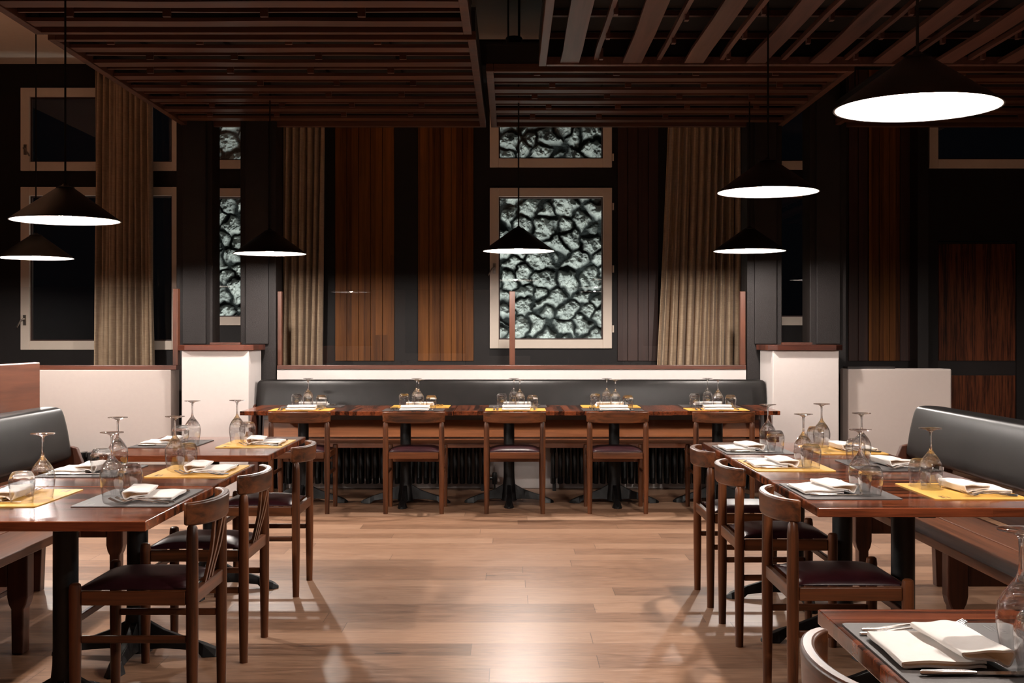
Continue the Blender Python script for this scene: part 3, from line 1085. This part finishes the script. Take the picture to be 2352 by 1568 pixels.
def make_mat(m):
    o = B().prism(rounded_rect(0, 0.332, -0.23, 0.23, 0.012), 'z', 0.0, 0.003).build('placemat', m)
    cu = bpy.data.curves.new('logo_text', 'FONT')
    cu.body = 'bono'
    cu.size = 0.03
    cu.align_x = 'LEFT'
    cu.extrude = 0.0001
    tmp = bpy.data.objects.new('logo_text', cu)
    C.objects.link(tmp)
    dg = bpy.context.evaluated_depsgraph_get()
    me = bpy.data.meshes.new_from_object(tmp.evaluated_get(dg))
    bpy.data.objects.remove(tmp)
    bm = bmesh.new()
    bm.from_mesh(me)
    # reading direction is the diner's left to right (-y), letters point away from the diner (+x)
    for v in bm.verts:
        x, y, z = v.co
        v.co = (0.285 + y, 0.208 - x, 0.0032 + z)
    bb = B()
    bb.bm.free()
    bb.bm = bm
    bb.box(0.277, 0.2785, 0.131, 0.210, 0.0031, 0.0033)
    bb.box(0.270, 0.273, 0.164, 0.208, 0.0031, 0.0033)
    bb.build('logo', M['ink'], o)
    return tag(o, '', 'placemat')
def make_napkin():
    o = None
    th = 0.0042
    def ribbon(b, path, y0, y1, th, skew=0.0, ny=6):
        P = catmull(path, 5)
        rings = []
        for j in range(ny + 1):
            y = y0 + (y1 - y0) * j / ny
            L, R_ = [], []
            for i, p in enumerate(P):
                t = (P[min(i + 1, len(P) - 1)] - P[max(i - 1, 0)])
                n = Vector((-t.y, t.x)).normalized() * th / 2
                wob = 0.0012 * math.sin(5 * j + i * 0.7)
                sx = skew * y
                L.append((p.x + n.x + sx, y, p.y + n.y + wob))
                R_.append((p.x - n.x + sx, y, p.y - n.y + wob))
            rings.append(L + R_[::-1])
        b.loft(rings)
    b = B()
    ribbon(b, [(0.15, 0.0045), (0.12, 0.0042), (0.06, 0.0045), (0.006, 0.005), (0.0, 0.0085), (0.006, 0.012), (0.06, 0.0122), (0.12, 0.0118), (0.15, 0.0118)], -0.106, 0.106, th)
    ribbon(b, [(0.155, 0.0155), (0.112, 0.019), (0.096, 0.0245), (0.102, 0.029), (0.14, 0.0305), (0.172, 0.0325), (0.187, 0.0295), (0.187, 0.022), (0.178, 0.0062), (0.158, 0.0160)], -0.108, 0.106, th * 0.9, skew=-0.1)
    for v in b.bm.verts:
        v.co.x *= 0.94
    o = b.build('linen_napkin', M['napkin'], smooth=True, angle=50)
    return tag(o, '', 'napkin')
def make_fork():
    b = B()
    zc = lambda x: float(np.interp(x, [0, 0.03, 0.09, 0.12, 0.138, 0.155, 0.17, 0.2], [0.003, 0.004, 0.013, 0.015, 0.010, 0.005, 0.0055, 0.019]))
    st = [(0.0, 0.005), (0.004, 0.009), (0.03, 0.0085), (0.07, 0.0055), (0.1, 0.0035), (0.12, 0.003), (0.135, 0.0045), (0.148, 0.0105), (0.16, 0.0125)]
    rings = []
    for x, h in st:
        z = zc(x)
        rings.append([(x, -h, z - 0.001), (x, -h * 0.5, z - 0.0018), (x, h * 0.5, z - 0.0018), (x, h, z - 0.001), (x, h * 0.7, z + 0.0012), (x, -h * 0.7, z + 0.0012)])
    b.loft(rings)
    for k in range(4):
        y = -0.0105 + 0.007 * k
        rings = []
        for x in (0.1585, 0.17, 0.185, 0.2):
            z = zc(x)
            hw2 = 0.002 if x < 0.195 else 0.0012
            rings.append([(x, y - hw2, z - 0.001), (x, y + hw2, z - 0.001), (x, y + hw2, z + 0.001), (x, y - hw2, z + 0.001)])
        b.loft(rings)
    return tag(b.build('table_fork', M['steel'], smooth=True), '', 'fork')
def make_knife():
    r = empty('table_knife')
    rings = []
    for x, h, t in ((0.0, 0.004, 0.002), (0.004, 0.0075, 0.0042), (0.04, 0.008, 0.005), (0.08, 0.007, 0.0045), (0.094, 0.0055, 0.003)):
        rings.append([(x, h * math.cos(a), 0.0052 + t * math.sin(a)) for a in [2 * PI * i / 12 for i in range(12)]])
    B().loft(rings).build('handle', M['steel'], r, smooth=True)
    rings = []
    for x, a, c in ((0.0945, -0.005, 0.005), (0.11, -0.008, 0.007), (0.17, -0.009, 0.0075), (0.2, -0.008, 0.0075), (0.215, -0.003, 0.007), (0.22, 0.003, 0.006)):
        rings.append([(x, a, 0.0035), (x, c, 0.0028), (x, c, 0.0048), (x, a, 0.0042)])
    B().loft(rings).build('blade', M['steel'], r, smooth=True)
    return tag(r, '', 'knife')
def flute(lo, hi, n, amp):
    return lambda k, a: 1 + (amp * math.cos(n * a) if lo <= k <= hi else 0)
def glass_obj(name, b, thin):
    """thin(z, r): where the wall is a thin sheet rather than a thick lens of glass"""
    o = b.build(name, M['crystal'], smooth=True, angle=80)
    o.data.materials.append(M['thin_glass'])
    for p in o.data.polygons:
        c = p.center
        if thin(c.z, math.hypot(c.x, c.y)):
            p.material_index = 1
    return o
def make_wine():
    out = [(0, .2270), (.02, .2268), (.040, .2262), (.0412, .2246), (.040, .2232), (.018, .2195), (.008, .2145), (.0048, .208), (.0040, .193), (.0040, .168), (.0050, .153), (.0085, .1415), (.017, .130), (.029, .1145), (.0385, .097), (.0422, .078), (.0418, .061), (.038, .03), (.0335, .0)]
    inn = [(.0325, 0.0), (.0369, .03), (.0406, .061), (.0410, .078), (.0372, .096), (.0268, .1125), (.0140, .1245), (0, .1305)]
    return tag(glass_obj('wine_glass', B().lathe(out + inn, 48, flute(19, 25, 12, 0.010)), lambda z, r: z < 0.095), '', 'wine glass')
def make_tumbler():
    out = [(0, .105), (.022, .105), (.031, .103), (.038, .092), (.0432, .076), (.0435, .062), (.041, .035), (.0365, .0)]
    inn = [(.0350, 0.0), (.0394, .035), (.0418, .062), (.0412, .075), (.0362, .088), (.028, .0945), (0, .096)]
    return tag(glass_obj('tumbler', B().lathe(out + inn, 48, flute(8, 12, 14, 0.012)), lambda z, r: z < 0.083), '', 'tumbler')

PM = {'yellow': Proto(make_mat(M['mat_yellow'])), 'grey': Proto(make_mat(M['mat_grey']))}
PN, PFK, PKN, PW, PTB = Proto(make_napkin()), Proto(make_fork()), Proto(make_knife()), Proto(make_wine()), Proto(make_tumbler())

def setting(ox, oy, rz, colr, where, seed, wx=0.25, tx=0.258, nx=0.016):
    rng = random.Random(seed)
    ca, sa = math.cos(rz), math.sin(rz)
    def W(lx, ly, z):
        return (ox + lx * ca - ly * sa, oy + lx * sa + ly * ca, z)
    zt = ZT + 0.0003
    PM[colr].put(W(0, 0, zt), rz, '%s placemat %s' % (colr, where), 'placemats on the tables')
    zm = zt + 0.0033
    jit = lambda a: rng.uniform(-a, a)
    PN.put(W(nx, -0.005 + jit(0.006), zm), rz + jit(0.04), 'folded white napkin %s' % where, 'folded napkins')
    PFK.put(W(0.022, 0.164 + jit(0.004), zm), rz + 0.01 + jit(0.03), 'outer steel fork %s' % where, 'forks')
    PFK.put(W(0.010, 0.134 + jit(0.003), zm), rz + 0.02 + jit(0.02), 'inner steel fork %s' % where, 'forks')
    PKN.put(W(0.03, -0.145 + jit(0.004), zm), rz + jit(0.03), 'steel table knife %s' % where, 'knives')
    PW.put(W(wx + jit(0.004), -0.03 + jit(0.004), zm), rz + jit(1), 'upturned wine glass %s' % where, 'upturned wine glasses')
    PTB.put(W(tx + jit(0.004), -0.128 + jit(0.005), zm), rz + jit(1), 'upturned tumbler %s' % where, 'upturned tumblers')

E = 0.012
sd = 0
MY = {'R': [(4.45, 'grey', 'yellow'), (5.33, 'yellow', 'grey'), (6.06, 'grey', 'yellow')],
      'L': [(4.27, 'grey', 'yellow'), (5.11, 'yellow', 'grey'), (6.40, 'yellow', 'grey')]}
for (x0, x1, y0, y1, n), (yc, c1, c2) in zip(RT, MY['R']):
    sd += 2
    setting(x0 + E, yc, 0, c1, 'on the aisle side of the %s table' % n, sd, 0.238, 0.25)
    setting(x1 - E, yc, PI, c2, 'on the bench side of the %s table' % n, sd + 1, 0.262, 0.268)
for (x0, x1, y0, y1, n), (yc, c1, c2) in zip(LT, MY['L']):
    sd += 2
    setting(x1 - E, yc, PI, c1, 'on the aisle side of the %s table' % n, sd, 0.275, 0.243, 0.034)
    setting(x0 + E, yc, 0, c2, 'on the bench side of the %s table' % n, sd + 1, 0.278, 0.246, 0.03)
setting(0.64 + E, 2.175, 0, 'grey', 'on the front table in the lower right corner', 77, 0.25, 0.234)
for k, (p, c1, c2) in enumerate(((690, 'yellow', 'grey'), (950, 'grey', 'yellow'), (1184, 'yellow', 'grey'), (1408, 'grey', 'yellow'), (1650, 'yellow', 'grey'))):
    x = X(p, FT0 + 0.1)
    y0 = FT0 + offs[k]
    setting(x, y0 + E, PI / 2, c1, 'on the chair side of the %s table' % FN[k], 40 + k)
    setting(x + 0.02, y0 + 0.8 - E, -PI / 2, c2, 'on the bench side of the %s table' % FN[k], 50 + k)

# ------------------------------------------------------------------ benches
def make_bench(L, nlegs, label, loc, rz, cdx=0.0):
    """local: x = 0 seat front edge, growing to the back; y centred length L"""
    r = empty('leather_bench', loc, rz)
    h = L / 2
    s = B()

    s.box(0, 0.235, -h, h, 0.412, 0.45).box(0.243, 0.43, -h, h, 0.412, 0.4495)
    s.build('seat', M['bench'], r, bevel=0.004)
    # reclined wooden back board above the seat
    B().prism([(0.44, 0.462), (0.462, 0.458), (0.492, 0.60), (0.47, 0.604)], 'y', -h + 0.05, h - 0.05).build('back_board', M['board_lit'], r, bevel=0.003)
    # leather cushion, rounded slanted section
    prof = catmull([(p[0] + cdx, p[1]) for p in [(0.30, 0.70), (0.32, 0.82), (0.345, 0.915), (0.375, 0.940), (0.47, 0.938), (0.52, 0.925), (0.535, 0.90), (0.52, 0.80), (0.505, 0.70), (0.49, 0.678), (0.42, 0.668), (0.33, 0.668), (0.303, 0.682), (0.30, 0.70)]], 4)[:-1]
    cx = sum(p.x for p in prof) / len(prof)
    cz = sum(p.y for p in prof) / len(prof)
    rings = []
    for y, k in [(-h, 0.80), (-h + 0.008, 0.90), (-h + 0.022, 0.965), (-h + 0.05, 1.0)] + [(-h + 0.05 + (L - 0.1) * i / 8, 1.0) for i in range(1, 8)] + [(h - 0.05, 1.0), (h - 0.022, 0.965), (h - 0.008, 0.90), (h, 0.80)]:
        rings.append([(cx + (p.x - cx) * k, y, cz + (p.y - cz) * k) for p in prof])
    B().loft(rings).build('back_cushion', M['leather'], r, smooth=True, angle=80)
    ys = [-h + 0.06 + (L - 0.12) * i / (nlegs - 1) for i in range(nlegs)] if isinstance(nlegs, int) else nlegs
    nlegs = len(ys)
    for i, y in enumerate(ys):
        yw = 0.04
        # turned-down front leg
        lp = [(-0.043, 0.411), (-0.043, 0.235), (-0.036, 0.205), (-0.026, 0.185), (-0.024, 0.0), (0.024, 0.0), (0.026, 0.185), (0.036, 0.205), (0.043, 0.235), (0.043, 0.411)]
        b = B().prism([(p[0] + 0.058, p[1]) for p in lp], 'y', y - 0.036, y + 0.036)
        b.build('leg', M['bench_v'], r, bevel=0.006)
        # side frame: rail under the seat, rear leg and curved support up to the cushion
        sp = [(0.102, 0.411), (0.102, 0.275), (0.43, 0.275), (0.44, 0.0), (0.495, 0.0), (0.50, 0.33), (0.505, 0.45), (0.525, 0.60), (0.555, 0.72), (0.55, 0.80), (0.537, 0.80), (0.508, 0.67), (0.47, 0.455), (0.43, 0.411)]
        B().prism(sp, 'y', y - 0.03, y + 0.03).build('side_frame', M['bench_v'], r, bevel=0.004)
        if i in (0, nlegs - 1):
            yb = (h + 0.022) * (1 if i else -1)
            ep = [(0.10, 0.451), (0.10, 0.49), (0.16, 0.50), (0.215, 0.55), (0.25, 0.63), (0.288 + cdx, 0.725), (0.33 + cdx, 0.735), (0.50 + cdx * 0.6, 0.735), (0.46, 0.30), (0.40, 0.30), (0.40, 0.451)]
            B().prism(ep, 'y', yb - 0.018, yb + 0.018).build('end_panel', M['bench_v'], r, bevel=0.004)
    return tag(r, label, 'bench', 'leather backed benches')
make_bench(4.24, [-2.06, 2.06], 'long black leather backed bench along the white low wall at the back', (0.01, 9.73, 0), PI / 2, 0.075)
make_bench(3.3, [-1.59, 0.25, 1.59], 'black leather backed wooden bench beside the right row of tables', (1.785, 6.45 - 1.65, 0), 0)
make_bench(3.3, [-1.59, -0.36, 1.59], 'black leather backed wooden bench in front of the high wooden divider', (-1.967, 6.33 - 1.65, 0), PI)

# high wooden divider behind the left bench
r = empty('wooden_divider', (-2.56, 5.0, 0))
B().box(-0.015, 0.015, -1.6, 1.6, 0.02, 1.165).build('panel', M['divider'], r, bevel=0.006)
for y in (-1.55, 0, 1.55):
    B().box(-0.16, -0.016, y - 0.02, y + 0.02, 0.0, 0.9).build('bracket', M['bench_v'], r)
B().box(-0.02, 0.02, -1.6, 1.6, 0.0, 0.019).build('foot_rail', M['bench_v'], r)
tag(r, 'high reddish wood divider panel rising behind the left leather bench', 'divider')

# ------------------------------------------------------------------ radiators
def radiator(x0, x1, y, label):
    r = empty('radiator', ((x0 + x1) / 2, y, 0))
    n = max(2, int((x1 - x0) / 0.06))
    b = B()
    cx = (x0 + x1) / 2
    for i in range(n):
        x = x0 + (i + 0.5) * (x1 - x0) / n - cx
        for yy in (-0.05, 0.05):
            b.loft([[(x + 0.018 * math.cos(2 * PI * k / 10), yy + 0.022 * math.sin(2 * PI * k / 10), z) for k in range(10)] for z in (0.07, 0.35)])
        b.loft([[(x + 0.024 * math.cos(2 * PI * k / 12), 0.075 * math.sin(2 * PI * k / 12), z) for k in range(12)] for z in (0.32, 0.352, 0.362)])
        b.loft([[(x + 0.024 * math.cos(2 * PI * k / 12), 0.075 * math.sin(2 * PI * k / 12), z) for k in range(12)] for z in (0.06, 0.11)])
    b.build('columns', M['rad'], r, smooth=True)
    f = B()
    for x in (x0 - cx + 0.04, x1 - cx - 0.04):
        f.box(x - 0.015, x + 0.015, -0.06, 0.06, 0.0, 0.061)
    f.build('feet', M['rad'], r)
    v = B()
    v.cyl((x1 - cx - 0.01, 0, 0.10), (x1 - cx + 0.06, 0, 0.10), 0.012, seg=10)
    v.lathe([(0, 0.05), (0.02, 0.05), (0.024, 0.12), (0.018, 0.15), (0, 0.152)], 12, c=(x1 - cx + 0.06, 0, 0.0))
    v.cyl((x1 - cx + 0.06, 0, 0.0), (x1 - cx + 0.06, 0, 0.06), 0.008, seg=8)
    v.build('valve', M['rad'], r, smooth=True)
    return tag(r, label, 'radiator', 'black column radiators')
radiator(X(640, 10.33), X(1120, 10.33), 10.33, 'black column radiator under the left half of the back bench')
radiator(X(1262, 10.33), X(1735, 10.33), 10.33, 'black column radiator under the right half of the back bench')
radiator(-3.95, X(292, 9.9), 9.9, 'black column radiator against the white low wall by the left bench end')
